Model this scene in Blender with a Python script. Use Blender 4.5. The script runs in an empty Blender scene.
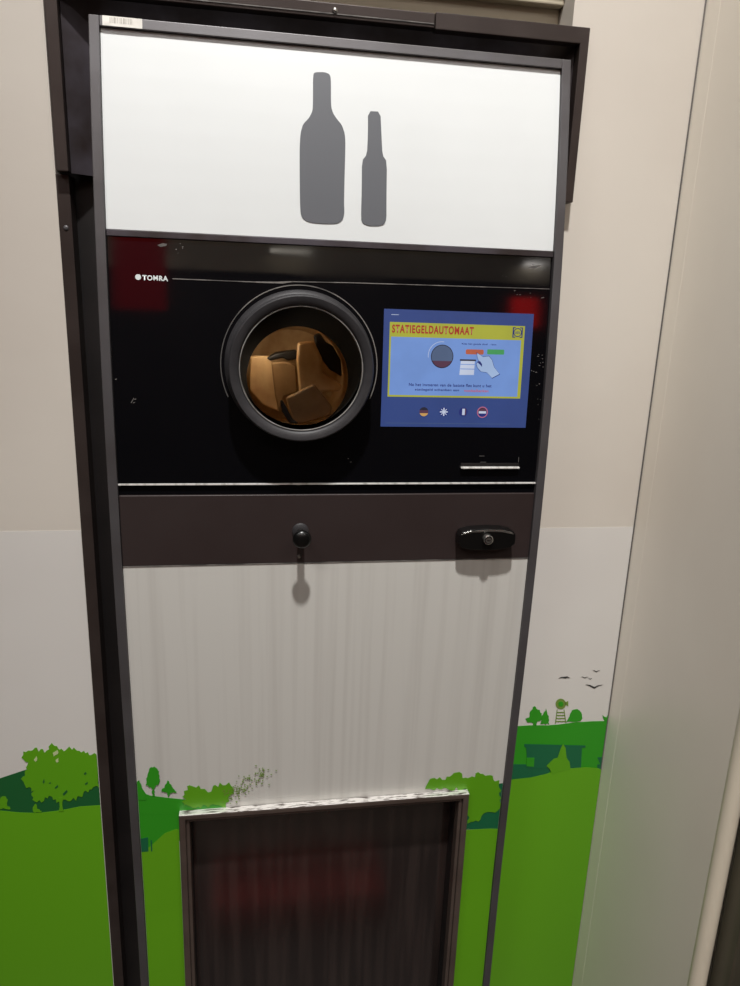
import bpy, bmesh, math, random
from mathutils import Vector, Matrix
PI = math.pi
SC = bpy.context.scene
COL = SC.collection
H = 1.32                       # height of the machine's reference line above the floor

# ------------------------------------------------------------------ camera maths
F = 713.459
YAW, PITCH, ROLL = 0.1644933, 0.2601019, 0.0364112
CAM = Vector((-0.1066644, -0.9185148, 0.2344263))
def _basis():
    cy, sy = math.cos(YAW), math.sin(YAW)
    f = Vector((sy*math.cos(PITCH), cy*math.cos(PITCH), -math.sin(PITCH)))
    r = Vector((cy, -sy, 0)); u = r.cross(f)
    cr, sr = math.cos(ROLL), math.sin(ROLL)
    return cr*r+sr*u, -sr*r+cr*u, f
RR, UU, FF = _basis()
def ray(px, py): return FF + (px-370)/F*RR - (py-493)/F*UU
def prof(z):
    z = max(-.7, min(.6, z))
    return 0.00933513*z + 0.10873851*z*z + 0.08587912*z**3
def dprof(z): return 0.00933513 + 2*0.10873851*z + 3*0.08587912*z*z
def face(px, py):
    d = ray(px, py); t = 1.
    for _ in range(30):
        q = CAM+t*d; t = (prof(q.z)-CAM.y)/d.y
    q = CAM+t*d; return (q.x, q.z)
def at(px, py, y):
    d = ray(px, py); q = CAM+(y-CAM.y)/d.y*d
    return (q.x, q.z)
def mirror(px, py, Y):         # where a reflection seen in the glass comes from, on the plane y=Y
    x, z = face(px, py); p = Vector((x, prof(z), z)); d = (p-CAM).normalized()
    n = Vector((0, -1, dprof(z))).normalized(); r = d-2*d.dot(n)*n
    return p+(Y-p.y)/r.y*r

# ------------------------------------------------------------------ materials
def lin(c):
    c /= 255.
    return c/12.92 if c <= .04045 else ((c+.055)/1.055)**2.4
def rgb(r, g, b): return (lin(r), lin(g), lin(b), 1)
def mat(name, col, rough=.5, metal=0., ior=1.45, noise=None, bump=None, emit=0, coat=0, rnoise=None):
    m = bpy.data.materials.new(name); m.use_nodes = True
    nt = m.node_tree; b = nt.nodes['Principled BSDF']
    b.inputs['Base Color'].default_value = col
    b.inputs['Roughness'].default_value = rough
    b.inputs['Metallic'].default_value = metal
    b.inputs['IOR'].default_value = ior
    b.inputs['Coat Weight'].default_value = coat
    if emit:
        b.inputs['Emission Color'].default_value = col; b.inputs['Emission Strength'].default_value = emit
    tc = nt.nodes.new('ShaderNodeTexCoord')
    def nz(scale, detail=4):
        mp = nt.nodes.new('ShaderNodeMapping'); mp.inputs['Scale'].default_value = scale
        nt.links.new(tc.outputs['Object'], mp.inputs['Vector'])
        n = nt.nodes.new('ShaderNodeTexNoise'); n.inputs['Scale'].default_value = 1; n.inputs['Detail'].default_value = detail
        nt.links.new(mp.outputs['Vector'], n.inputs['Vector']); return n
    if noise:                   # (scale xyz, second colour, from, to)
        n = nz(noise[0]); mr = nt.nodes.new('ShaderNodeMapRange')
        mr.inputs['From Min'].default_value = noise[2]; mr.inputs['From Max'].default_value = noise[3]
        nt.links.new(n.outputs['Fac'], mr.inputs['Value'])
        mx = nt.nodes.new('ShaderNodeMix'); mx.data_type = 'RGBA'
        mx.inputs['A'].default_value = col; mx.inputs['B'].default_value = noise[1]
        nt.links.new(mr.outputs['Result'], mx.inputs['Factor'])
        nt.links.new(mx.outputs['Result'], b.inputs['Base Color'])
        if emit: nt.links.new(mx.outputs['Result'], b.inputs['Emission Color'])
    if rnoise:
        n = nz(rnoise[0]); mr = nt.nodes.new('ShaderNodeMapRange')
        mr.inputs['From Min'].default_value = .3; mr.inputs['From Max'].default_value = .7
        mr.inputs['To Min'].default_value = rnoise[1]; mr.inputs['To Max'].default_value = rnoise[2]
        nt.links.new(n.outputs['Fac'], mr.inputs['Value']); nt.links.new(mr.outputs['Result'], b.inputs['Roughness'])
    if bump:
        n = nz(bump[0]); bp = nt.nodes.new('ShaderNodeBump')
        bp.inputs['Strength'].default_value = bump[1]; bp.inputs['Distance'].default_value = .002
        nt.links.new(n.outputs['Fac'], bp.inputs['Height']); nt.links.new(bp.outputs['Normal'], b.inputs['Normal'])
    return m
M = dict(
    wall=mat('painted_wall', rgb(206,199,189), .55, noise=((2,2,3), rgb(199,191,181), .35, .65), bump=((60,60,60), .08)),
    side=mat('side_wall_paint', rgb(234,227,214), .28, noise=((3,3,2), rgb(226,218,205), .35, .65)),
    bead=mat('bead_plastic', rgb(222,212,192), .35, noise=((4,4,4), rgb(212,203,184), .4, .6)),
    beam=mat('beam_paint', rgb(190,180,158), .6, noise=((5,5,5), rgb(178,168,148), .4, .6)),
    vinyl=mat('vinyl_print_ground', rgb(216,213,208), .4, noise=((2,2,3), rgb(210,206,201), .35, .65)),
    white=mat('lower_panel_white', rgb(202,200,194), .38, noise=((85,8,1.6), rgb(188,185,179), .45, .85), rnoise=((30,30,4), .36, .46)),
    header=mat('header_white', rgb(218,221,221), .45, noise=((4,4,4), rgb(214,217,217), .4, .6)),
    symbol=mat('symbol_grey', rgb(92,94,99), .5, noise=((3,3,3), rgb(91,93,98), .4, .6)),
    frame=mat('frame_grey_metal', rgb(88,86,88), .42, .35, noise=((10,10,10), rgb(78,74,75), .35, .7), bump=((700,700,700), .05)),
    dark=mat('dark_steel', rgb(72,67,73), .4, .3, noise=((12,12,12), rgb(48,40,39), .4, .6), bump=((500,500,500), .06)),
    trim=mat('brown_steel_trim', rgb(62,53,50), .4, .3, noise=((12,12,12), rgb(54,45,42), .4, .6)),
    lip=mat('lip_highlight_plastic', rgb(150,148,144), .35, noise=((60,60,60), rgb(110,108,105), .4, .65)),  # light grey carries the lamp's highlight on the lip
    hframe=mat('hatch_frame_steel', rgb(92,80,73), .4, .25, noise=((12,12,12), rgb(80,68,62), .4, .6)),
    worn_lit=mat('worn_highlit_edge', rgb(235,232,228), .3, .4, noise=((60,420,4), rgb(86,76,70), .5, .62)),  # worn metal; the near-white colour also holds the lamp's highlight
    black=mat('black_paint', rgb(26,22,22), .5, noise=((12,12,12), rgb(20,17,17), .4, .6)),
    service=mat('service_panel_brown', rgb(54,45,44), .42, .1, noise=((9,9,9), rgb(50,40,39), .35, .65), bump=((800,800,800), .06)),
    glass=mat('black_glass', rgb(9,9,12), .07, ior=1.55, rnoise=((8,8,8), .03, .09)),
    edge=mat('polished_edge_shine', rgb(242,240,236), .35, .25, noise=((160,40,4), rgb(170,166,160), .5, .75)),  # near-white colour paints the shine along the polished edges
    seam=mat('seam_grey', rgb(120,116,112), .4, noise=((40,1,1), rgb(80,78,76), .4, .6)),
    ring=mat('ring_plastic', rgb(42,41,43), .5, noise=((60,60,60), rgb(50,48,50), .35, .7), bump=((300,300,300), .12)),
    pipe=mat('pipe_black', rgb(5,5,5), .9, ior=1.2, noise=((10,10,10), rgb(4,4,4), .4, .6)),
    tube=mat('tube_black', rgb(12,11,11), .3, noise=((10,10,10), rgb(9,9,9), .4, .6)),
    tan=mat('chamber_tan', rgb(198,168,124), .5, noise=((22,12,18), rgb(166,132,90), .4, .62)),
    tan2=mat('conveyor_brown', rgb(140,112,76), .5, noise=((20,20,20), rgb(122,96,64), .4, .6)),
    chrome=mat('worn_chrome', rgb(190,188,184), .22, .9, noise=((40,40,40), rgb(150,148,144), .4, .6)),
    letter=mat('white_lettering', rgb(215,222,222), .4),
    sticker=mat('sticker_white', rgb(222,218,210), .5, noise=((50,50,50), rgb(204,200,192), .4, .6)),
    ink=mat('sticker_ink', rgb(165,160,150), .5),
    floor=mat('floor_tile', rgb(128,116,106), .35, noise=((3,3,3), rgb(112,102,94), .4, .6)),
    ceil=mat('ceiling_white', rgb(215,210,200), .8, noise=((2,2,2), rgb(205,200,190), .4, .6)),
    roomw=mat('room_wall', rgb(70,64,60), .8, noise=((2,2,2), rgb(60,54,50), .4, .6)),
    redp=mat('red_plastic', rgb(185,28,30), .5, noise=((4,4,4), rgb(165,24,28), .4, .6)),
    glasspane=mat('door_glass', rgb(52,62,52), .12, ior=1.5, noise=((3,3,3), rgb(38,48,40), .4, .6)),
    doorm=mat('door_metal', rgb(96,92,78), .35, .4, noise=((3,3,3), rgb(84,80,68), .4, .6)),
    g_dark=mat('print_dark_green', rgb(28,92,46), .4), g_mid=mat('print_mid_green', rgb(48,148,28), .4),
    g_lite=mat('print_light_green', rgb(98,164,22), .4), g_tree=mat('print_tree_green', rgb(92,158,20), .4),
    g_dot=mat('print_dot_green', rgb(112,140,60), .4), g_bird=mat('print_black', rgb(50,50,50), .4),
    g_deep=mat('print_deep_green', rgb(24,100,64), .4), g_pale=mat('print_pale_gap', rgb(190,204,150), .4),
)
def em(name, r, g, b, k=1.):
    m = mat(name, rgb(r, g, b), .35, emit=k, noise=((20,20,20), (lin(r)*.92, lin(g)*.92, lin(b)*.92, 1), .4, .6))
    nt = m.node_tree; b_ = nt.nodes['Principled BSDF']
    for l_ in list(nt.links):
        if l_.to_socket == b_.inputs['Base Color']: nt.links.remove(l_)
    b_.inputs['Base Color'].default_value = (.02, .02, .03, 1)
    return m
EK = .78
E_ = dict(bg=em('screen_navy', 44,70,134,EK), card=em('screen_blue', 122,160,228,EK), yel=em('screen_yellow', 184,186,50,EK),
    red=em('screen_red', 176,50,24,EK), navy=em('screen_text', 20,38,120,EK), grey=em('screen_grey', 84,104,136,EK), org=em('screen_orange', 196,98,60,EK),
    grn=em('screen_green', 70,166,90,EK), hand=em('screen_hand', 176,202,240,EK), wht=em('screen_white', 214,224,246,EK), pink=em('screen_pink', 200,110,140,EK),
    mar=em('screen_maroon', 90,50,70,EK), gold=em('screen_gold', 220,170,90,EK), blk=em('screen_black', 24,24,40,EK))
M.update(E_)

# ------------------------------------------------------------------ object helpers
def finish(name, bm, m, parent=None, smooth=False, bevel=0, sub=False):
    bmesh.ops.recalc_face_normals(bm, faces=bm.faces)
    me = bpy.data.meshes.new(name); bm.to_mesh(me); bm.free()
    me.materials.append(m)
    if smooth:
        for p in me.polygons: p.use_smooth = True
        me.set_sharp_from_angle(angle=math.radians(42))
    o = bpy.data.objects.new(name, me); COL.objects.link(o)
    if parent is not None:
        o.parent = parent; o.matrix_parent_inverse = Matrix.Translation(-parent.location) @ Matrix.Identity(4) if False else Matrix.Identity(4)
        me.transform(Matrix.Translation(-world(parent)))
    if bevel:
        md = o.modifiers.new('b', 'BEVEL'); md.width = bevel; md.segments = 3; md.limit_method = 'ANGLE'; md.angle_limit = math.radians(40)
    return o
def world(o):
    v = Vector((0,0,0))
    while o is not None: v += Vector(o.location); o = o.parent
    return v
def thing(name, label, cat, loc=(0,0,0), group=None):
    o = bpy.data.objects.new(name, None); COL.objects.link(o); o.location = loc
    o.empty_display_size = .05
    o['label'] = label; o['category'] = cat
    if group: o['group'] = group
    return o
def tag(o, label, cat, group=None):
    o['label'] = label; o['category'] = cat
    if group: o['group'] = group
    return o
def struct(o, label=None):
    o['kind'] = 'structure'
    if label: o['label'] = label; 
    return o
def box(bm, x0, x1, y0, y1, z0, z1):
    vs = [bm.verts.new((x, y, z+H)) for x in (x0, x1) for y in (y0, y1) for z in (z0, z1)]
    for f in ((0,1,3,2),(4,6,7,5),(0,4,5,1),(2,3,7,6),(0,2,6,4),(1,5,7,3)): bm.faces.new([vs[i] for i in f])
def BX(name, m, parent, *boxes, bevel=0):
    bm = bmesh.new()
    for b in boxes: box(bm, *b)
    return finish(name, bm, m, parent, bevel=bevel)
def prism(bm, pts, y, th):     # pts (x,z) ; front at y, thickness backwards
    a = [bm.verts.new((x, y, z+H)) for x, z in pts]
    f = bm.faces.new(a)
    if th:
        r = bmesh.ops.extrude_face_region(bm, geom=[f])
        for v in r['geom']:
            if isinstance(v, bmesh.types.BMVert): v.co.y += th
    return
def curve_to_face(bm, step=.03):
    bmesh.ops.triangulate(bm, faces=[f for f in bm.faces if len(f.verts) > 4])
    zs = [v.co.z for v in bm.verts]; z0, z1 = min(zs), max(zs)
    k = math.ceil(z0/step)
    while k*step < z1:
        if z0+1e-4 < k*step < z1-1e-4:
            bmesh.ops.bisect_plane(bm, geom=bm.verts[:]+bm.edges[:]+bm.faces[:], plane_co=(0,0,k*step), plane_no=(0,0,1), dist=1e-6)
        k += 1
    for v in bm.verts: v.co.y += prof(v.co.z-H)
def FP(name, m, parent, polys, off, th, bevel=0, step=.03):   # plate(s) lying on the machine's curved front
    bm = bmesh.new()
    for p in polys: prism(bm, p, -off, th)
    curve_to_face(bm, step)
    return finish(name, bm, m, parent, bevel=bevel)
def rect(x0, x1, z0, z1): return [(x0, z0), (x1, z0), (x1, z1), (x0, z1)]
def circ(cx, cz, r, n=48, a0=0, a1=2*PI, rz=None):
    full = abs(a1-a0-2*PI) < 1e-6; k = n if full else n+1
    return [(cx+r*math.cos(a0+(a1-a0)*i/n), cz+(rz or r)*math.sin(a0+(a1-a0)*i/n)) for i in range(k)]
def rrect(x0, x1, z0, z1, r, n=5):
    out = []
    for cx, cz, a in ((x1-r, z1-r, 0), (x0+r, z1-r, PI/2), (x0+r, z0+r, PI), (x1-r, z0+r, 3*PI/2)):
        out += [(cx+r*math.cos(a+PI/2*i/n), cz+r*math.sin(a+PI/2*i/n)) for i in range(n+1)]
    return out
def fpx(pts): return [face(*p) for p in pts]
def wpx(pts, y=.12): return [at(p[0], p[1], y) for p in pts]
def jag(pts, amp, step, seed, closed=True):
    rnd = random.Random(seed); out = []
    n = len(pts)
    for i in range(n):
        a = Vector(pts[i]); b = Vector(pts[(i+1) % n])
        k = max(1, int((b-a).length/step)); d = (b-a); nn = Vector((-d.y, d.x)).normalized() if d.length else Vector((0,0))
        for j in range(k):
            q = a+d*(j/k)+nn*rnd.uniform(-amp, amp); out.append((q.x, q.y))
    return out
def WP(name, m, parent, polys, layer):   # print layer on the wall, polys in (x,z)
    bm = bmesh.new()
    for p in polys: prism(bm, p, .12-.0006-.0004*layer, .0003)
    bmesh.ops.triangulate(bm, faces=[f for f in bm.faces if len(f.verts) > 4])
    return finish(name, bm, m, parent)
def text(name, body, m, parent, x, z, w, h, off, bold=0.0, sp=1.0):
    c = bpy.data.curves.new(name, 'FONT'); c.body = body; c.size = 1; c.space_character = sp; c.offset = bold; c.extrude = 0
    t = bpy.data.objects.new(name+'_tmp', c); COL.objects.link(t)
    dg = bpy.context.evaluated_depsgraph_get(); me = bpy.data.meshes.new_from_object(t.evaluated_get(dg))
    bpy.data.objects.remove(t)
    bm = bmesh.new(); bm.from_mesh(me); bpy.data.meshes.remove(me)
    xs = [v.co.x for v in bm.verts]; ys = [v.co.y for v in bm.verts]
    x0, x1, y0, y1 = min(xs), max(xs), min(ys), max(ys)
    for v in bm.verts:
        X = x+(v.co.x-x0)/(x1-x0)*w; Z = z+(v.co.y-y0)/(y1-y0)*h
        v.co = Vector((X, prof(Z)-off, Z+H))
    return finish(name, bm, m, parent)
def lathe(bm, prof_, c, skew=(0,0), n=64, closed=False):   # prof_ list of (radius, depth +y inward)
    rings = []
    for r, d in prof_:
        rings.append([bm.verts.new((c[0]+r*math.cos(2*PI*i/n)+skew[0]*d, c[1]+d, c[2]+H+r*math.sin(2*PI*i/n)+skew[1]*d)) for i in range(n)])
    for a, b in zip(rings, rings[1:]):
        for i in range(n): bm.faces.new((a[i], a[(i+1) % n], b[(i+1) % n], b[i]))
    if closed:
        a, b = rings[-1], rings[0]
        for i in range(n): bm.faces.new((a[i], a[(i+1) % n], b[(i+1) % n], b[i]))
    return rings

# ------------------------------------------------------------------ the room
YW = .12
FL = -H
CE = 3.1
LX, RX, CX = -.357, .319, .509
def S(name, m, *b, bevel=0): return struct(BX(name, m, None, *b, bevel=bevel))
S('floor', M['floor'], (-3, 3, -4.6, .8, FL-.1, FL))
S('ceiling', M['ceil'], (-3, 3, -4.6, .8, CE, CE+.1))
S('wall_left', M['roomw'], (-3.1, -3, -4.6, .8, FL, CE))
S('wall_right', M['roomw'], (3, 3.1, -4.6, .8, FL, CE))
S('wall_rear', M['roomw'], (-3, 3, -4.7, -4.6, FL, CE))
S('wall_front', M['wall'], (-3, LX, YW, YW+.2, FL, CE), (RX+.001, CX, YW, YW+.2, FL, .38), (RX, CX, YW, YW+.2, .38, CE))
S('trim_rear_added', M['beam'], (-3, 3, -4.6, -4.56, 1.22, 2.4))  # beige band added behind the viewer to pale the glass reflection
S('wall_niche', M['black'], (LX-.1, RX+.1, .74, .78, FL, CE), (LX-.05, LX-.002, YW+.2, .74, FL, CE), (RX+.05, RX+.1, YW+.2, .74, FL, CE))
# beam over the machine with a moulded ledge
S('trim_1', M['beam'], (LX, RX, YW+.05, YW+.25, .605, CE), (LX, RX, YW+.02, YW+.05, .668, .69), (LX, RX, YW+.035, YW+.05, .64, .668), bevel=.003)
# return wall on the right, its bead and the glazed door behind it
S('wall_return', M['side'], (CX, CX+.09, -.186, YW, FL, CE))
bm = bmesh.new()
for k in range(1):
    prof2 = [(CX+.012*math.cos(a), -.192+.012*math.sin(a)) for a in [PI*2*i/20 for i in range(20)]]
    lo = [bm.verts.new((x, y, FL+H)) for x, y in prof2]; hi = [bm.verts.new((x, y, CE+H)) for x, y in prof2]
    for i in range(20): bm.faces.new((lo[i], lo[(i+1) % 20], hi[(i+1) % 20], hi[i]))
    bm.faces.new(lo); bm.faces.new(hi)
for v in bm.verts: v.co.x += .010
struct(finish('trim_2', bm, M['bead'], None, smooth=True))
S('trim_3', M['side'], (CX-.0002, CX, .085, .1198, FL, CE))
S('trim_4', M['seam'], (CX-.0022, CX-.0006, .1182, .1194, FL, CE))
d = thing('door_1', 'glazed metal door right of the return wall', 'door'); del d['category']; del d['label']; d['kind'] = 'structure'
BX('door_frame', M['doorm'], d, (CX+.024, CX+.05, -.235, -.195, FL, .9), (1.5, 1.55, -.235, -.195, FL, .9), (CX+.024, 1.55, -.235, -.195, .9, .95), bevel=.004)
BX('door_bead', M['doorm'], d, (CX+.05, CX+.06, -.222, -.205, FL+.0, .9), bevel=.003)
BX('door_pane', M['glasspane'], d, (CX+.06, 1.5, -.214, -.208, FL, .9))
S('wall_beyond', M['roomw'], (1.55, 3, -.21, -.1, FL, CE), (CX+.09, 1.55, -.21, -.1, .95, CE))

# ------------------------------------------------------------------ prints on the wall
def spline(pts): return pts
ml = thing('wall_mural', 'white and green landscape print with a big leafy tree, left of the machine', 'mural', (-.5, YW, FL+H+.0), )
mr_ = thing('wall_mural', 'green landscape print with windmill and farmhouse, right of the machine', 'mural', (.43, YW, FL+H))
zt = -.099
WP('print_ground', M['vinyl'], ml, [rect(-1.3, LX-.0005, -1.3, zt)], 0)
WP('print_ground', M['vinyl'], mr_, [rect(.322, CX-.001, -1.3, -.106)], 0)
ex = [(-60, 985), (-60, 870)]
def zbot(pts, x0, x1): return pts+[(x1, -1.3), (x0, -1.3)]
def clipx(pts, lo, hi): return [(min(max(x, lo), hi), z) for x, z in pts]
# left
hill = wpx([(-120, 812), (-60, 795), (0, 778), (12, 774), (30, 768), (60, 768), (101.5, 766), (103, 810)]+[(60, 820), (0, 815), (-120, 815)])
WP('print_hill', M['g_dark'], ml, [clipx(hill, -1.2, LX-.001)], 1)
mead = wpx([(-120, 812), (-60, 809), (0, 810), (20, 812), (38, 812.5), (60, 810), (80, 806), (110, 804)])
mead = clipx(mead, -1.2, LX-.001); mead = mead+[(LX-.001, -1.3), (-1.2, -1.3)]
WP('print_meadow', M['g_lite'], ml, [mead], 2)
tr = [(24,752),(33,749),(47,750),(50,744),(56,744),(62,750),(74,747),(82,750),(92,753),(99,757),(100.3,786),(92,789),(84,792),(78,798),(70,799),(62,801),(59.5,801),(50,797),(42,800),(33,799),(34,791),(27,787),(21,778),(25,772),(28,765),(24,759)]
t = clipx(wpx(jag(tr, 2.3, 1.9, 3)), -1.2, LX-.001)
WP('print_tree', M['g_tree'], ml, [t], 3)
for g in ([(34,759),(37,755),(38,758),(36,761)], [(53,752),(58,749),(59,752),(54,756)], [(56,759),(59,757),(59,761),(57,762)]): WP('print_leaf_gap', M['g_pale'], ml, [wpx(jag(g, .4, 1.5, 5))], 4)
for g in ([(63,793),(67,789),(68,791),(64,795)], [(55,787),(58,784),(58.5,786),(56,788)], [(85,783),(88,781),(88,783),(86,784)], [(43,781),(44.5,778),(45,781),(44,783)], [(84,773),(86,771),(87,773),(85,774)], [(49,782.5),(51,781),(51,783)]): WP('print_leaf_gap', M['g_dark'], ml, [wpx(g)], 4)
WP('print_trunk', M['g_tree'], ml, [wpx([(59.3,797),(62.6,797),(62.8,806),(64,810.5),(59,810.5),(60,806)])], 4)
WP('print_bush', M['g_tree'], ml, [wpx(jag([(-6,797),(0,798),(5,795),(8,799),(7,804),(11,808),(0,808),(-6,808)], .8, 1.6, 8)), wpx(jag([(33,807),(36,803),(38,808),(42,811),(34,812)], .6, 1.5, 9))], 3)
# right
RXE = CX-.0012
def rw(p): return clipx(wpx(p), .322, RXE)
band = wpx([(500,727),(515,726),(530,725),(548,725),(560,724),(575,722),(592,721),(612,720.5),(614,760),(600,790),(500,800)])
WP('print_field', M['g_mid'], mr_, [clipx([(.322, band[0][1])]+band, .322, RXE)], 1)
WP('print_shrub', M['g_mid'], mr_, [rw(jag([(527,722),(525,718),(529,717),(530,711),(534,706),(539,710),(542,713),(541,719),(536,722),(536,724.5),(533,724.5),(533,722)], .7, 1.6, 11)),
    rw(jag([(540,723.5),(542,716),(546,708),(548,716),(549,723.5)], .7, 1.8, 12)),
    rw(jag([(566,721.5),(569,716),(572,710),(577,708.5),(581,712),(582,718),(580,721)], .4, 2, 13)),
    rw(jag([(602,715),(606,717),(608,714),(610,720),(604,720.5)], .4, 2, 14))], 2)
# windmill: wheel, tail and braced tower
wm = [rw(circ(560.5, 703.5, 5.2, 20)), rw([(565,702),(568,700.5),(568,706),(565,704)])]
wm += [rw([(556.6,709),(557.3,709),(555.5,723),(554.7,723)]), rw([(563.4,709),(564.1,709),(566.0,722.5),(565.2,722.5)])]
for yy in (711.5, 714.5, 717.5, 720.5): wm.append(rw([(557-(yy-709)*.12, yy), (563.8+(yy-709)*.12, yy), (563.8+(yy-709)*.12, yy+.9), (557-(yy-709)*.12, yy+.9)]))
WP('print_windmill', M['g_dot'], mr_, wm, 2)
WP('print_windmill_hub', M['g_mid'], mr_, [rw(circ(560.5, 703.5, 2.6, 14))], 3)
WP('print_farmhouse', M['g_deep'], mr_, [rw([(524,743.5),(585,745),(585,747),(581.5,747),(580.5,768),(527,768),(526,747),(524,746)])], 3)
WP('print_farmhouse', M['g_deep'], mr_, [rw([(597,757),(612,756),(612,768),(597,768),(597,764),(600,764)])], 2)
WP('print_hill', M['g_deep'], mr_, [rw([(500,764),(530,764),(552,768),(548,773),(530,777),(500,780)])], 2)
WP('print_window', M['g_mid'], mr_, [rw([(526.5,757),(534,757),(533.5,766),(526,765.5)])], 4)
mead = wpx([(495,781),(515,778.5),(530,777),(545,773.5),(556,770),(568,768),(585,766.5),(598,767.5),(614,768)])
mead = clipx(mead, .322, RXE)+[(RXE, -1.3), (.322, -1.3)]
WP('print_meadow', M['g_lite'], mr_, [mead], 4)
WP('print_bush', M['g_tree'], mr_, [rw([(546,765),(553,758),(557,757),(560,748),(562.5,743),(565,747),(566,757),(569,761),(570,768.5),(558,771),(552,774),(549,768)])], 5)
bird = []
def bd(cx, cy, w, h, tilt=0):
    return rw([(cx-w, cy-h*.6+tilt), (cx-w*.45, cy-h*.35), (cx, cy+h*.4), (cx+w*.4, cy-h*.2), (cx+w, cy-h*.5-tilt), (cx+w*.45, cy+h*.1), (cx, cy+h), (cx-w*.5, cy+h*.15)])
WP('print_bird', M['g_bird'], mr_, [bd(594, 685.5, 9, 2.6)], 2)
WP('print_bird', M['g_bird'], mr_, [rw([(558,678),(561,676.6),(564,676.4),(567,676),(570,677.6),(567,677.4),(565,678),(562,677.4)])], 2)
WP('print_bird', M['g_bird'], mr_, [bd(596, 670.5, 3.8, 1.3)], 2)
WP('print_bird', M['g_bird'], mr_, [bd(584.5, 676.8, 3.6, 1.0)], 2)
WP('print_bird', M['g_bird'], mr_, [bd(590, 678.2, 2, .8)], 2)

# ------------------------------------------------------------------ dark surround fixed on the wall
sr = thing('machine_surround', 'dark steel surround on the wall framing the bottle machine', 'surround', (0, YW, 0))
BX('back_panel', M['black'], sr, (LX+.001, -.297, .145, .15, FL, .59), (.297, RX-.001, .145, .15, FL, .59), (-.297, .297, .145, .15, .548, .59))
BX('side_trim', M['trim'], sr, (LX+.0005, LX+.017, .116, .1448, FL+.001, .38), bevel=.001)
bm = bmesh.new()
HT = .597
prism(bm, [(-.352,.381), (-.337,.381), (-.337,HT-.017), (.125,HT-.017), (.125,HT), (-.352,HT)], .102, .018)
finish('hood_flange', bm, M['trim'], sr, bevel=.0012)
bm = bmesh.new()
prism(bm, [(.1255,HT-.019), (.324,HT-.019), (.324,.381), (.3365,.381), (.3365,HT+.001), (.1255,HT+.001)], .100, .018)
finish('hood_flange', bm, M['trim'], sr, bevel=.0012)
zl = at(400, 20.5, .1015)[1]
BX('hood_edge_strip', M['seam'], sr, (-.33, .124, .1008, .1022, zl-.0006, zl+.0006))
# sloping inner sheet of the hood
bm = bmesh.new()
def quad(bm, *pts): bm.faces.new([bm.verts.new((x, y, z+H)) for x, y, z in pts])
quad(bm, (-.337,.116,.381), (-.298,.138,.381), (-.298,.138,.55), (-.337,.116,HT-.017))
quad(bm, (-.337,.116,HT-.017), (-.298,.138,.55), (.298,.138,.55), (.324,.116,HT-.017))
quad(bm, (.324,.116,HT-.017), (.298,.138,.55), (.298,.138,.381), (.324,.116,.381))
bmesh.ops.remove_doubles(bm, verts=bm.verts, dist=1e-5)
o = finish('hood_sheet', bm, M['dark'], sr); md = o.modifiers.new('s', 'SOLIDIFY'); md.thickness = .002
bx_, bz_ = at(335, 8, .1)
bm = bmesh.new(); bmesh.ops.create_uvsphere(bm, u_segments=16, v_segments=8, radius=.0035, matrix=Matrix.Translation((bx_, .1005, HT-.009+H)) @ Matrix.Diagonal((1, .6, 1, 1)))
finish('bolt', bm, M['chrome'], sr, smooth=True)
sx, sz = at(66, 228, .116)
bm = bmesh.new(); bmesh.ops.create_uvsphere(bm, u_segments=16, v_segments=8, radius=.0035, matrix=Matrix.Translation((LX+.009, .116, sz+H)) @ Matrix.Diagonal((1, .5, 1, 1)))
finish('screw', bm, M['frame'], sr, smooth=True)

# ------------------------------------------------------------------ the machine
mc = thing('bottle_return_machine', 'tall dark grey bottle deposit machine with white header and round black opening', 'machine', (0, .2, H+FL))
OX, IX, TOP, BOT = .2915, .2798, .541, -1.29
# outer frame
FP('outer_frame', M['frame'], mc, [rect(-OX, -IX, BOT, TOP), rect(IX, OX, BOT, TOP), rect(-IX, IX, .5295, TOP)], .004, .03, bevel=.0015, step=.06)
BX('cabinet', M['black'], mc, (-OX+.004, -OX+.012, .052, .5, BOT, TOP-.006), (OX-.012, OX-.004, .052, .5, BOT, TOP-.006), (-OX+.012, OX-.012, .052, .5, TOP-.014, TOP-.006), (-OX+.012, OX-.012, .49, .5, BOT, TOP-.014))
FP('side_cheek', M['dark'], mc, [rect(-OX+.003, -OX+.006, BOT, TOP-.004)], -.026, .05, step=.06)
FP('side_cheek', M['dark'], mc, [rect(OX-.006, OX-.003, BOT, TOP-.004)], -.026, .05, step=.06)
FP('plinth', M['black'], mc, [rect(-OX+.01, OX-.01, FL+.001, BOT)], .0, .3)
# header
hd = FP('header_panel', M['header'], mc, [rect(-IX+.0004, IX-.0004, .3085, .529)], -.001, .006)
def bottle(pts): return fpx(pts)
b1 = [(313,73.5),(316,72),(325,72),(329.5,74),(331,78),(331,106),(333,113),(337,119),(342,125),(345,134),(345.5,145),(344,200),(344.5,214),(342,221),(336,223.8),(322,223.6),(310,222.5),(303,219),(300,212),(299.5,150),(300.5,133),(303,124),(309,118),(312.5,111),(313,104)]
b2 = [(368,111),(380.5,111.5),(381.5,135),(382.5,155),(387,161.5),(386.5,200),(386.5,219),(384,224.5),(378,226),(369,225.8),(363,223.5),(361,219),(361.8,190),(362,160.5),(367,154.5),(368,135)]
def smoothp(pts, it=2):
    for _ in range(it):
        o = []
        for i in range(len(pts)):
            a = pts[i]; b = pts[(i+1) % len(pts)]
            o += [(a[0]*.8+b[0]*.2, a[1]*.8+b[1]*.2), (a[0]*.2+b[0]*.8, a[1]*.2+b[1]*.8)]
        pts = o
    return pts
o = FP('bottle_symbol', M['symbol'], hd, [smoothp(fpx(b1))], -.0003, .001); o['label'] = 'large grey bottle symbol'
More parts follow.
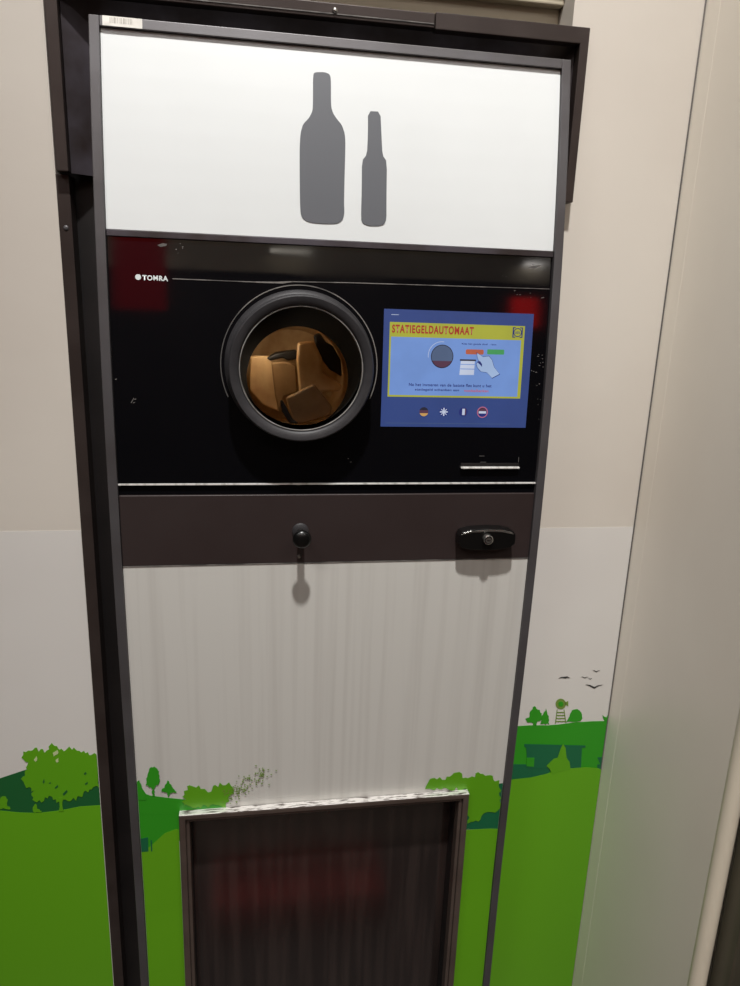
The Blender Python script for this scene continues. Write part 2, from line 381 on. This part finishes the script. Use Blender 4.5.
o = FP('bottle_symbol', M['symbol'], hd, [smoothp(fpx(b2), 1)], -.0003, .001); o['label'] = 'small slim grey bottle symbol'
FP('divider_bar', M['dark'], mc, [rect(-IX+.0004, IX-.0004, .3005, .308)], .001, .012, bevel=.0008)
# black glass front, with a round cut-out
RCX, RCZ, RR0 = -.0495, .1545, .086
lo = RCZ; G0, G1 = .0006, .300
right = [(IX-.0005, G0), (IX-.0005, G1), (RCX, G1)]+circ(RCX, RCZ, RR0, 32, PI/2, -PI/2)+[(RCX, G0)]
left = [(-IX+.0005, G1), (-IX+.0005, G0), (RCX, G0)]+circ(RCX, RCZ, RR0, 32, -PI/2, -3*PI/2)+[(RCX, G1)]
gl = FP('glass_front', M['glass'], mc, [right, left], -.002, .004, step=.03)
for p_ in gl.data.polygons: p_.use_smooth = True
gl.data.set_sharp_from_angle(angle=math.radians(30))
def strip_arc(cx, cz, r, w, a0, a1, n=60):
    return circ(cx, cz, r+w/2, n, a0, a1)+circ(cx, cz, r-w/2, n, a1, a0)
# seam line across the glass that bows over the opening
sz0 = .2545
FP('glass_seam', M['seam'], gl, [[(-.205, .2540), (-.0950, .2540), (-.0945, .2550), (-.205, .2550)], [(-.060, .2562), (.012, .2578), (.2785, .2602), (.2785, .2611), (.012, .2588), (-.060, .2572)], [(-.105,.2537),(-.072,.2540),(-.058,.2565),(-.062,.2573),(-.078,.2560),(-.105,.2552)]], -.0015, .001)
FP('opening_outline', M['seam'], gl, [strip_arc(RCX, RCZ-.001, .0995, .0012, -.42, PI+.42)], -.0015, .001)
FP('bottom_edge', M['edge'], gl, [rect(-IX+.0004, IX-.0004, -.0012, .0004)], .0008, .005)
FP('bottom_strip', M['glass'], mc, [rect(-IX+.0004, IX-.0004, -.0148, -.0014)], -.003, .006)
# maker's name
text('maker_name', 'TOMRA', M['letter'], gl, -.2400, .2513, .0300, .0062, -.0012, bold=.04, sp=1.18)
FP('maker_emblem', M['letter'], gl, [circ(-.2450, .2548, .0034, 20)], -.0012, .0008)
# dust specks on the glass, with lamp reflections painted as pale smears
rnd = random.Random(4); sp = []
for (a, b, k) in ((541,357,5),(541,365,4),(534,372,3),(540,385,2),(534,266,3),(505,276,2),(518,292,3),(532,295,2),(545,300,2),(540,402,3),(541,420,2),(113,379,4),(180,246,3),(132,402,3),(175,252,2),(350,462,2)):
    for _ in range(k):
        x, y = a+rnd.uniform(-3, 3), b+rnd.uniform(-3, 3); r = rnd.uniform(.3, .8)
        sp.append(fpx([(x-r, y), (x, y+r*.7), (x+r*rnd.uniform(1, 2), y-.2), (x, y-r*.7)]))
sp.append(fpx([(157,245),(162,243.2),(167,243.6),(166,245.8),(160,246.8)]))  # lamp reflection painted as a pale smear, upper left
sp.append(fpx([(529,267.5),(535,265.5),(542,265),(541,266.5),(534,268.5)]))  # second painted lamp reflection, upper right
sp.append(fpx([(130.5,403),(133.5,398),(134,398.4),(131.3,403.2)]))
o = FP('speck_and_glint', M['seam'], gl, sp, -.0016, .0005); o['kind'] = 'stuff'

# bottle opening: protruding ring and tube that slopes down into the machine
op = bpy.data.objects.new('bottle_opening', None); COL.objects.link(op); op.parent = mc
ry = prof(RCZ); rc = (RCX, ry, .152)
op.location = Vector((rc[0], rc[1], rc[2]+H))-world(mc); op.empty_display_size = .03
bpy.context.view_layer.update()
bm = bmesh.new()
lathe(bm, [(.0955,.004),(.0945,-.001),(.0905,-.004),(.0897,-.033),(.0890,-.0355),(.0875,-.0368),(.0835,-.0364),(.0795,-.0350),(.0776,-.0338),(.0767,-.0315),(.0765,-.030),(.0765,.004)], rc, closed=True)
finish('opening_ring', bm, M['ring'], op, smooth=True)
bm = bmesh.new()
lathe(bm, [(.0764,-.0325),(.0755,-.0330),(.0749,-.0320),(.0752,-.029)], rc, closed=True)
finish('ring_lip', bm, M['lip'], op, smooth=True)
bm = bmesh.new()
SK = (.03, -.24)
lathe(bm, [(.0762,-.0285),(.0758,-.01),(.0745,.03),(.0735,.06),(.0715,.10),(.0770,.1005),(.078,.06),(.079,.0),(.0790,-.0)][:6]+[(.079,.06),(.0795,.01)], rc, skew=SK)
finish('opening_tube', bm, M['pipe'], op, smooth=True)
# chamber inside
ch = bpy.data.objects.new('sorting_chamber', None); COL.objects.link(ch); ch.parent = mc
cc = (rc[0]+SK[0]*.1, ry+.101, rc[2]+SK[1]*.1)
ch.location = Vector((cc[0], cc[1], cc[2]+H))-world(mc); bpy.context.view_layer.update()
bm = bmesh.new()
rg = lathe(bm, [(.078,0),(.079,.03),(.079,.15),(.074,.17),(.05,.18)], cc, skew=(0, -.08))
bm.faces.new(rg[-1])
finish('chamber_drum', bm, M['tan'], ch, smooth=True)
def cam_rect(pts, y): return [(at(a, b, y)[0], at(a, b, y)[1]) for a, b in pts]
def CP(name, m, pts, y, th, bevel=.0028):
    bm = bmesh.new(); prism(bm, cam_rect(pts, y), y, th)
    return finish(name, bm, m, ch, bevel=bevel)
yb = cc[1]
CP('gate_flap', M['tan'], [(250,356),(272,356),(275,392),(280,412),(262,404),(250,390)], yb+.09, .006)
CP('sorter_slot', M['black'], [(266,358),(276,353),(296,350),(300,354),(297,359),(288,361),(283,358),(270,361)], yb+.088, .02)
CP('gate_flap', M['tan2'], [(271,362),(286,362),(296,365),(298,392),(284,397),(279,412),(275,396)], yb+.075, .006)
CP('sorter_arm', M['tan'], [(298,343),(314,341),(322,358),(322,372),(343,386),(340,391),(322,392),(318,400),(300,396),(297,360)], yb+.055, .02, .004)
CP('sorter_slot', M['black'], [(314,336),(320,333),(326,342),(333,346),(341,360),(342,377),(330,370),(324,362),(318,352)], yb+.08, .02)
CP('carrier_block', M['tan2'], [(286,398),(314,384),(332,406),(331,415),(304,424),(292,422)], yb+.045, .012, .004)
CP('conveyor_rail', M['black'], [(280,401),(283,401),(293,420),(299,424),(290,424),(282,412)], yb+.028, .012)

# touch screen
X0, X1, Z0, Z1 = .0572, .2586, .0770, .2280
ts = FP('touch_screen', M['bg'], mc, [rect(X0, X1, Z0, Z1)], -.0014, .0006)
def SP(name, m, polys, layer, parent=ts): return FP(name, m, parent, polys, -.0014+.00015*layer, .0001)
def spx(pts): return fpx(pts)
SP('info_card', M['yel'], [rect(.0650, .2474, .1166, .2120)], 2)
SP('card_ground', M['card'], [rect(.0672, .2430, .1190, .1935)], 4)
text('title_text', 'STATIEGELDAUTOMAAT', M['red'], ts, .0680, .1985, .1090, .0104, -.0004, bold=.035, sp=1.16)
# small shop mark in the banner corner
SP('corner_mark', M['navy'], [strip_arc(.2375, .2035, .0052, .0011, 0, 2*PI-.001, 40), rect(.2305,.2320,.1970,.2100), rect(.2430,.2445,.1970,.2100), rect(.2305,.2345,.2090,.2102), rect(.2405,.2445,.2090,.2102), rect(.2305,.2345,.1968,.1980), rect(.2405,.2445,.1968,.1980)], 5)
text('corner_lettering', 'LIDL', M['navy'], ts, .2338, .2021, .0075, .0028, -.0014+.0009, bold=.02)
# picture of the opening
cxx, czz = face(442.3, 356.5)
SP('opening_picture', M['blk'], [circ(cxx, czz, .0152, 40)], 5)
SP('opening_picture', M['grey'], [circ(cxx, czz, .0142, 40)], 6)
SP('opening_picture', M['mar'], [circ(cxx, czz, .0142, 24, PI+.42, 2*PI-.42)], 7)
SP('opening_picture', M['wht'], [strip_arc(cxx-.001, czz+.001, .0178, .0006, PI*.45, PI*1.05)], 5)
text('hint_text', 'Kies het goede doel  - bon', M['navy'], ts, face(462,344)[0], face(462,345)[1], .047, .0028, .0009-.0014, bold=.022, sp=1.08)
SP('donate_button', M['org'], [rrect(*[face(466,350)[0], face(484,350)[0], face(475,354.5)[1], face(475,349.5)[1]], .002)], 5)
SP('receipt_button', M['grn'], [rrect(*[face(487.5,350)[0], face(504.5,350)[0], face(495,354.5)[1], face(495,349.5)[1]], .0012)], 5)
SP('receipt_picture', M['wht'], [spx([(461,361),(475,361),(474,375),(459.5,375)])], 5)
SP('receipt_picture', M['card'], [spx([(460.5,368.5),(474.5,368.8),(474.3,369.6),(460.4,369.3)]), spx([(460.7,364),(474.7,364.3),(474.6,365),(460.6,364.7)])], 6)
SP('slot_picture', M['blk'], [spx([(460,359.2),(476,359.6),(476,361.2),(460,360.8)])], 7)
hnd = [(477,353),(480,354.8),(483,357),(489,356.3),(492,360),(494,367),(499.5,374),(492,378),(487,372.5),(481,371.5),(477.5,367.5),(476.5,364),(479,361),(477.6,357.5)]
SP('hand_picture', M['navy'], [spx([(x+(x-486)*.05, y+(y-365)*.05) for x, y in hnd])], 7)
SP('hand_picture', M['hand'], [spx(hnd)], 8)
SP('hand_picture', M['navy'], [spx([(477,362),(480,361),(482,364),(482,367),(480,364.5)])], 9)
text('message_text', 'Na het invoeren van de laatste fles kunt u het', M['navy'], ts, face(409,384)[0], face(409,386)[1], .113, .0040, .0009-.0014, bold=.022, sp=1.08)
text('message_text', 'statiegeld schenken aan', M['navy'], ts, face(415,391)[0], face(415,391.3)[1], .060, .0040, .0009-.0014, bold=.022, sp=1.08)
text('message_text', 'voedselbanken', M['pink'], ts, face(464,391)[0], face(464,392)[1], .034, .0036, .0009-.0014, bold=.025)
def flag(cx, cy, parts):
    X, Z = face(cx, cy); R_ = .0060
    for k, (mn, polys) in enumerate(parts): SP('language_button', M[mn], [[(X+R_*a, Z+R_*b) for a, b in p] for p in polys], 2+2*k)
def seg(lo_, hi_, n=12):        # horizontal band of a unit disc
    a0, a1 = math.asin(lo_), math.asin(hi_)
    r = [(math.cos(a0+(a1-a0)*i/n), math.sin(a0+(a1-a0)*i/n)) for i in range(n+1)]
    return r+[(-x, z) for x, z in reversed(r)]
flag(424, 411.8, [('blk', [seg(.33, 1)]), ('mar', [seg(-.33, .33)]), ('gold', [seg(-1, -.33)])])
flag(444, 412, [('navy', [circ(0, 0, 1, 24)]), ('wht', [[(-.9,-.15),(.9,-.15),(.9,.15),(-.9,.15)], [(-.15,-.9),(.15,-.9),(.15,.9),(-.15,.9)]]), ('wht', [[(-.7,-.58),(-.58,-.7),(.7,.58),(.58,.7)], [(-.7,.58),(-.58,.7),(.7,-.58),(.58,-.7)]])])
flag(463.5, 412, [('navy', [circ(0, 0, 1, 24)]), ('wht', [[(-.25,-.7),(.35,-.7),(.35,.7),(-.25,.7)]]), ('mar', [[(.35,-.8),(.6,-.7),(.6,.7),(.35,.8)]])])
flag(482.5, 412.3, [('mar', [circ(0, 0, 1, 24)]), ('navy', [seg(-1, -.3)]), ('wht', [[(-.85,-.28),(.85,-.28),(.85,.22),(-.85,.22)]]), ('pink', [strip_arc(0, 0, 1.15, .2, 0, 2*PI-.001, 36)])])
SP('status_line', M['grey'], [rect(.063, .236, .0815, .0820)], 2)
SP('status_line', M['wht'], [rect(.0665, .0765, .2208, .2214)], 3)

# receipt slot
sl = FP('receipt_slot', M['black'], mc, [rect(.1700, .2532, .0235, .0275)], .0006, .003)
FP('slot_lip', M['edge'], sl, [rect(.1700, .2532, .0206, .0232)], .0035, .006, bevel=.0006)
for r_ in (rect(.2522,.2528,.029,.036), rect(.198,.206,.0285,.0292), rect(.196,.203,.0372,.0378)): FP('slot_mark', M['seam'], sl, [r_], -.0014, .0006)

# service panel
sv = FP('service_panel', M['service'], mc, [rect(-IX+.0004, IX-.0004, -.1108, -.0150)], .0005, .012, bevel=.0008)
FP('panel_edge', M['seam'], sv, [rect(-IX+.0004, IX-.0004, -.1124, -.1109)], .0003, .006)
# ball knob on a stem
kz = -.0655; kx = -.0475; ky = prof(kz)
kn = bpy.data.objects.new('release_knob', None); COL.objects.link(kn); kn.parent = mc
kn.location = Vector((kx, ky, kz+H))-world(mc)
bm = bmesh.new(); lathe(bm, [(.0001,-.0415),(.004,-.0412),(.0080,-.0402),(.0108,-.0385),(.0122,-.0362),(.0122,-.0345),(.0105,-.0330),(.007,-.0325),(.0001,-.0325)], (kx, ky, kz), n=32)
finish('knob_ball', bm, M['tube'], kn, smooth=True)
bm = bmesh.new(); lathe(bm, [(.0001,-.0324),(.0062,-.0324),(.0050,-.0305),(.0048,-.003),(.0048,.004)], (kx, ky, kz), n=24)
finish('knob_stem', bm, M['black'], kn, smooth=True)
bm = bmesh.new(); lathe(bm, [(.0001,-.0035),(.0095,-.0035),(.0110,-.0022),(.0113,.001)], (kx, ky, kz+.0), n=32)
finish('knob_collar', bm, M['ring'], kn, smooth=True)
# small latch pin under the knob
pz = face(298, 556)[1]
bm = bmesh.new(); lathe(bm, [(.0001,-.0045),(.0020,-.0045),(.0026,-.003),(.0026,.001)], (kx-.0015, prof(pz), pz), n=16)
finish('latch_pin', bm, M['chrome'], sv, smooth=True)
# handle with key lock
hx0, hx1 = .1690, .2500; hm = (hx0+hx1)/2
top = [(hx0, -.0820), (hx0, -.0705), (hx0+.004, -.0650), (hx0+.016, -.0615), (hm, -.0600), (hx1-.018, -.0610), (hx1-.004, -.0645), (hx1, -.0700), (hx1, -.083)]
botm = [(hx1-.006, -.0880), (hx1-.02, -.0905), (hm, -.0915), (hx0+.02, -.0905), (hx0+.005, -.0870)]
hn = FP('door_handle', M['tube'], mc, [top+botm], .0190, .0183, bevel=.0025)
FP('handle_rim', M['chrome'], hn, [[(hx0+.0025,-.0690), (hx0+.006,-.0660), (hx0+.017,-.0630), (hm,-.0614), (hx1-.018,-.0624), (hx1-.006,-.0656), (hx1-.003,-.0690), (hx1-.010,-.0676), (hx1-.020,-.0655), (hm,-.0644), (hx0+.018,-.0655), (hx0+.008,-.0680)]], .0196, .0008, bevel=.0003)
lx, lz = .2090, -.0745
bm = bmesh.new(); lathe(bm, [(.0001,-.0262),(.0056,-.0262),(.0068,-.0254),(.0070,-.0235),(.0070,-.016)], (lx, prof(lz), lz), n=32)
lk = finish('lock_cylinder', bm, M['chrome'], hn, smooth=False)
FP('key_slot', M['black'], hn, [strip_arc(lx, lz, .0048, .0010, .3, PI*1.9, 24), rect(lx-.0025, lx+.0025, lz-.0006, lz+.0006)], .0268, .0006)

# barcode sticker at the top left corner of the frame
stk = FP('barcode_sticker', M['sticker'], mc, [rect(-.2762, -.2322, .5302, .5408)], .0044, .0003)
bars = []; x = -.268; rnd = random.Random(9)
while x < -.243:
    w = rnd.choice((.0004, .0008, .0012)); bars.append(rect(x, x+w, .5335, .5395)); x += w+rnd.choice((.0005, .0009, .0013))
FP('barcode', M['ink'], stk, bars, .0047, .0002)

# lower panel with the cut-out for the hatch
HX, HZ, HB = .2125, -.5135, -1.02
lp = FP('lower_panel', M['white'], mc, [rect(-IX+.0004, -HX, BOT, -.1126), rect(HX, IX-.0004, BOT, -.1126), rect(-HX, HX, HZ, -.1126), rect(-HX, HX, BOT, HB)], -.0005, .006)
def LPp(name, m, polys, layer): return FP(name, m, lp, polys, -.0005+.0003*(layer+1), .0002)
PL = -IX+.0008; PR = IX-.0008
def cf(pts, lo_, hi_): return [(min(max(x, lo_), hi_), z) for x, z in pts]
LH = -.2235
# left of the hatch and the strip right above it
fieldp = [(x, max(z, HZ+.0005)) for x, z in cf(fpx([(130,783),(137,782),(142,788),(146,794),(150,795.5),(165,797.5),(184,799.5),(200,800),(224,802),(226,809),(180,814),(130,816)]), PL, .3)]
LPp('print_field', M['g_mid'], [fieldp], 1)
fieldp = cf(fpx([(130,811),(185,811),(185,840),(172,843),(160,846),(148,854),(138,854),(130,854)]), PL, -.2223)
LPp('print_field', M['g_mid'], [fieldp], 1)
md_ = cf(fpx([(130,852),(148,848),(155,842),(165,833),(176,829),(182,829)]), PL, LH)+[(LH, -1.28), (PL, -1.28)]
LPp('print_meadow', M['g_lite'], [md_], 2)
LPp('print_bush', M['g_mid'], [fpx(jag([(146,785),(147,775),(151,767),(156,767),(160,775),(159,783),(154,788),(155,796),(153,796),(152,788)], .8, 1.6, 21)),
    fpx(jag([(161,791),(165,786),(168,780),(172,786),(177,792),(170,793),(168,797),(167,793)], .6, 1.6, 22)), cf(fpx(jag([(134,800),(135,783),(139,780),(142,788),(146,795),(146,800)], .6, 2, 23)), PL, 0)], 3)
LPp('print_tree', M['g_tree'], [[(x, max(z, HZ+.0005)) for x, z in fpx(jag([(183,806),(184,794),(190,784),(196,786),(201,785),(204,790),(208,792),(213,786),(220,784),(228,783),(234,790),(230,798),(226,806)], 2.2, 2.4, 24))]], 4)
LPp('print_farmhouse', M['g_deep'], [cf(fpx([(136,839),(148,837),(148.5,851),(137,852)]), PL, 0), fpx([(150.6,840),(152,840),(152.4,851),(151,851)])], 3)
rnd = random.Random(17); fl = []
for _ in range(150):
    t_ = rnd.random()**.8; x = 222+t_*42; y = 800-t_*24+rnd.gauss(0, 7-2*t_)-3*t_
    if y > 803 or y < 762: continue
    if t_ > .55 and rnd.random() < .45: continue
    r = rnd.uniform(.9, 1.5); a = rnd.uniform(0, PI)
    s_ = [(x+r*math.cos(a+k*PI/3)*(1 if k % 2 else .35), y+r*math.sin(a+k*PI/3)*(1 if k % 2 else .35)) for k in range(6)]
    pp = fpx(s_)
    if min(z for _, z in pp) > HZ+.006: fl.append(pp)
for (x, y) in ((268,769),(267,776),(271,774),(269,784),(276,770)):
    fl.append(fpx([(x-1.2, y-.8), (x, y), (x+1.3, y-.9), (x+.3, y+1)]))
LPp('print_butterfly_swarm', M['g_dot'], fl, 5)['kind'] = 'stuff'
# right of the hatch
RH = .2235
LPp('print_hill', M['g_deep'], [cf(fpx([(462,786),(480,782),(496,784),(505,783),(506,829),(462,829)]), RH-.02 if False else .2126, PR)], 1)
md_ = cf(fpx([(455,830.5),(466,829.8),(480,829),(490,828.5),(506,828)]), RH, PR)+[(PR, -1.28), (RH, -1.28)]
LPp('print_meadow', M['g_lite'], [md_], 2)
tr2 = fpx(jag([(427,789),(428,781),(437,778),(445,779),(452,775),(456,771),(461,775),(468,779),(478,773),(488,774),(494,778),(500,783),(500,800),(501,806),(495,812),(486,814),(478,820),(469,823),(466,810),(466,789)], 2.0, 2.3, 31))
tr2 = cf([(x, z if x > RH else max(z, HZ+.0005)) for x, z in tr2], -1, PR)
LPp('print_tree', M['g_tree'], [tr2], 3)

# collection hatch
ht = bpy.data.objects.new('collection_hatch', None); COL.objects.link(ht); ht.parent = mc
ht.location = Vector((0, 0, HZ+H))-world(mc)
def prism_frame(bm, xo, xi, zt_, zi, y, th):
    prism(bm, [(-xo, HB-.01), (-xi, HB-.01), (-xi, zi), (xi, zi), (xi, HB-.01), (xo, HB-.01), (xo, zt_), (-xo, zt_)], y, th)
bm = bmesh.new(); yh = prof(-.52)
prism_frame(bm, .2215, .2120, -.5035, -.5120, yh-.012, .020)
finish('hatch_frame', bm, M['hframe'], ht, bevel=.002)
bm = bmesh.new(); prism_frame(bm, .2119, .2065, -.5121, -.5180, yh-.008, .018)
finish('hatch_inner_frame', bm, M['hframe'], ht, bevel=.0012)
BX('hatch_top_strip', M['worn_lit'], ht, (-.2210, .2210, yh-.0122, yh-.001, -.5034, -.5026), bevel=.0004)
BX('hatch_reveal', M['black'], ht, (-.2125, -.2066, yh+.0105, yh+.12, HB, -.5205), (.2066, .2125, yh+.0105, yh+.12, HB, -.5205), (-.2066, .2066, yh+.0105, yh+.12, -.5265, -.5205))
bm = bmesh.new()
quad(bm, (-.2064, yh+.038, -.5268), (.2064, yh+.038, -.5268), (.2064, yh+.038, HB), (-.2064, yh+.038, HB))
o = finish('hatch_flap', bm, mat('flap_gloss', rgb(52,43,40), .12, ior=1.7, noise=((60,4,3), rgb(38,31,29), .4, .6), rnoise=((40,3,2), .1, .17)), ht)
md = o.modifiers.new('s', 'SOLIDIFY'); md.thickness = .004; md.offset = -1

# ------------------------------------------------------------------ things added out of view, only to be mirrored in glass and hatch
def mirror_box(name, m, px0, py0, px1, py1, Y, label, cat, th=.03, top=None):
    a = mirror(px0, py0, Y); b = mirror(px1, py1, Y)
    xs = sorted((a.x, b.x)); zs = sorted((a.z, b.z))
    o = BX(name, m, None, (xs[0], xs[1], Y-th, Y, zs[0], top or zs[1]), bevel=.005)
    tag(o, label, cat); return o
mirror_box('added_glow_panel', em('added_glow_red', 205,24,20, 5), 513, 297, 538, 327, -3.2, 'added glowing red panel, unseen, mirrored at the upper right of the black glass', 'sign')  # added glowing panel, makes the red reflection in the glass
mirror_box('added_glow_banner', mat('added_banner_glow', rgb(190,20,30), .6, emit=.8), 112, 262, 166, 310, -3.0, 'added glowing red hanging, unseen, mirrored at the upper left of the black glass', 'banner', top=CE-.001)  # added and made to glow for the maroon reflection
tag(BX('added_dark_mat', M['black'], None, (-.9, .9, -.73, -.2, FL, FL+.008), bevel=.003), 'added black mat, itself unseen, darkens the image in the hatch', 'mat')  # added only to give the hatch a dark reflection
tag(BX('added_crate', M['redp'], None, (-.22, .22, -.65, -.64, FL+.009, FL+.08), (-.22, .22, -.49, -.48, FL+.009, FL+.08), (-.22, -.21, -.64, -.49, FL+.009, FL+.08), (.21, .22, -.64, -.49, FL+.009, FL+.08), (-.21, .21, -.64, -.49, FL+.009, FL+.018)), 'added unseen red box on the black mat, mirrored in the hatch', 'added_crate')  # added only for the red band mirrored in the hatch

# ------------------------------------------------------------------ light
def area(name, loc, size, sy, power, col=(1, .95, .88), rot=(0,0,0), shape='RECTANGLE'):
    l = bpy.data.lights.new(name, 'AREA'); l.shape = shape; l.size = size
    if shape == 'RECTANGLE': l.size_y = sy
    l.energy = power; l.color = col
    o = bpy.data.objects.new(name, l); COL.objects.link(o); o.location = (loc[0], loc[1], loc[2]+H); o.rotation_euler = rot
    return o
l = bpy.data.lights.new('downlight', 'SPOT'); l.energy = 575; l.color = (1, .985, .96); l.shadow_soft_size = .07
l.spot_size = math.radians(42); l.spot_blend = 1.
o = bpy.data.objects.new('downlight', l); COL.objects.link(o); o.location = (-.12, -1.33, 3.05+H)
o.rotation_euler = (Vector((.15, .1, -.2))-Vector((-.12, -1.33, 3.05))).to_track_quat('-Z', 'Y').to_euler()
for x, y, pw in ((-1.5, -1.9, 22), (1.1, -2.8, 15), (-.6, -3.4, 14)):  # added fill lamps, unseen, to lift the overall light
    area('fill_panel_lamp', (x, y, 2.2), .9, .3, pw, (1, .97, .93))
area('rear_fill_lamp', (0, -3.9, 2.7), 4, .2, 28, (1, .9, .85))  # added unseen lamp, brightens the rear band that the glass mirrors
area('ceiling_strip_lamp', (.16, -4.43, 1.40), .30, .16, .6, (1, .93, .8))
area('ceiling_spot', (-.77, -4.36, 1.40), .09, .09, .5, (1, .95, .9))
area('ceiling_spot', (2.06, -4.5, 1.40), .16, .08, .9, (1, .95, .9))
# lamp inside the machine that lights the bottles
l = bpy.data.lights.new('chamber_lamp', 'POINT'); l.energy = .085; l.color = (1, .86, .66); l.shadow_soft_size = .008
o = bpy.data.objects.new('chamber_lamp', l); COL.objects.link(o); o.location = (cc[0]-.045, cc[1]+.05, cc[2]+.045+H)
w = bpy.data.worlds.new('room'); SC.world = w; w.use_nodes = True
w.node_tree.nodes['Background'].inputs[0].default_value = (.5, .48, .45, 1); w.node_tree.nodes['Background'].inputs[1].default_value = .3

# ------------------------------------------------------------------ camera
cd = bpy.data.cameras.new('camera'); cam = bpy.data.objects.new('camera', cd); COL.objects.link(cam)
cd.sensor_fit = 'HORIZONTAL'; cd.sensor_width = 36; cd.lens = F/740*36; cd.clip_start = .01
R3 = Matrix((RR, UU, -FF)).transposed()
cam.matrix_world = Matrix.Translation((CAM.x, CAM.y, CAM.z+H)) @ R3.to_4x4()
SC.camera = cam
SC.view_settings.view_transform = 'Standard'; SC.view_settings.look = 'None'; SC.view_settings.exposure = -.05; SC.view_settings.gamma = 1
SC.view_settings.use_curve_mapping = False
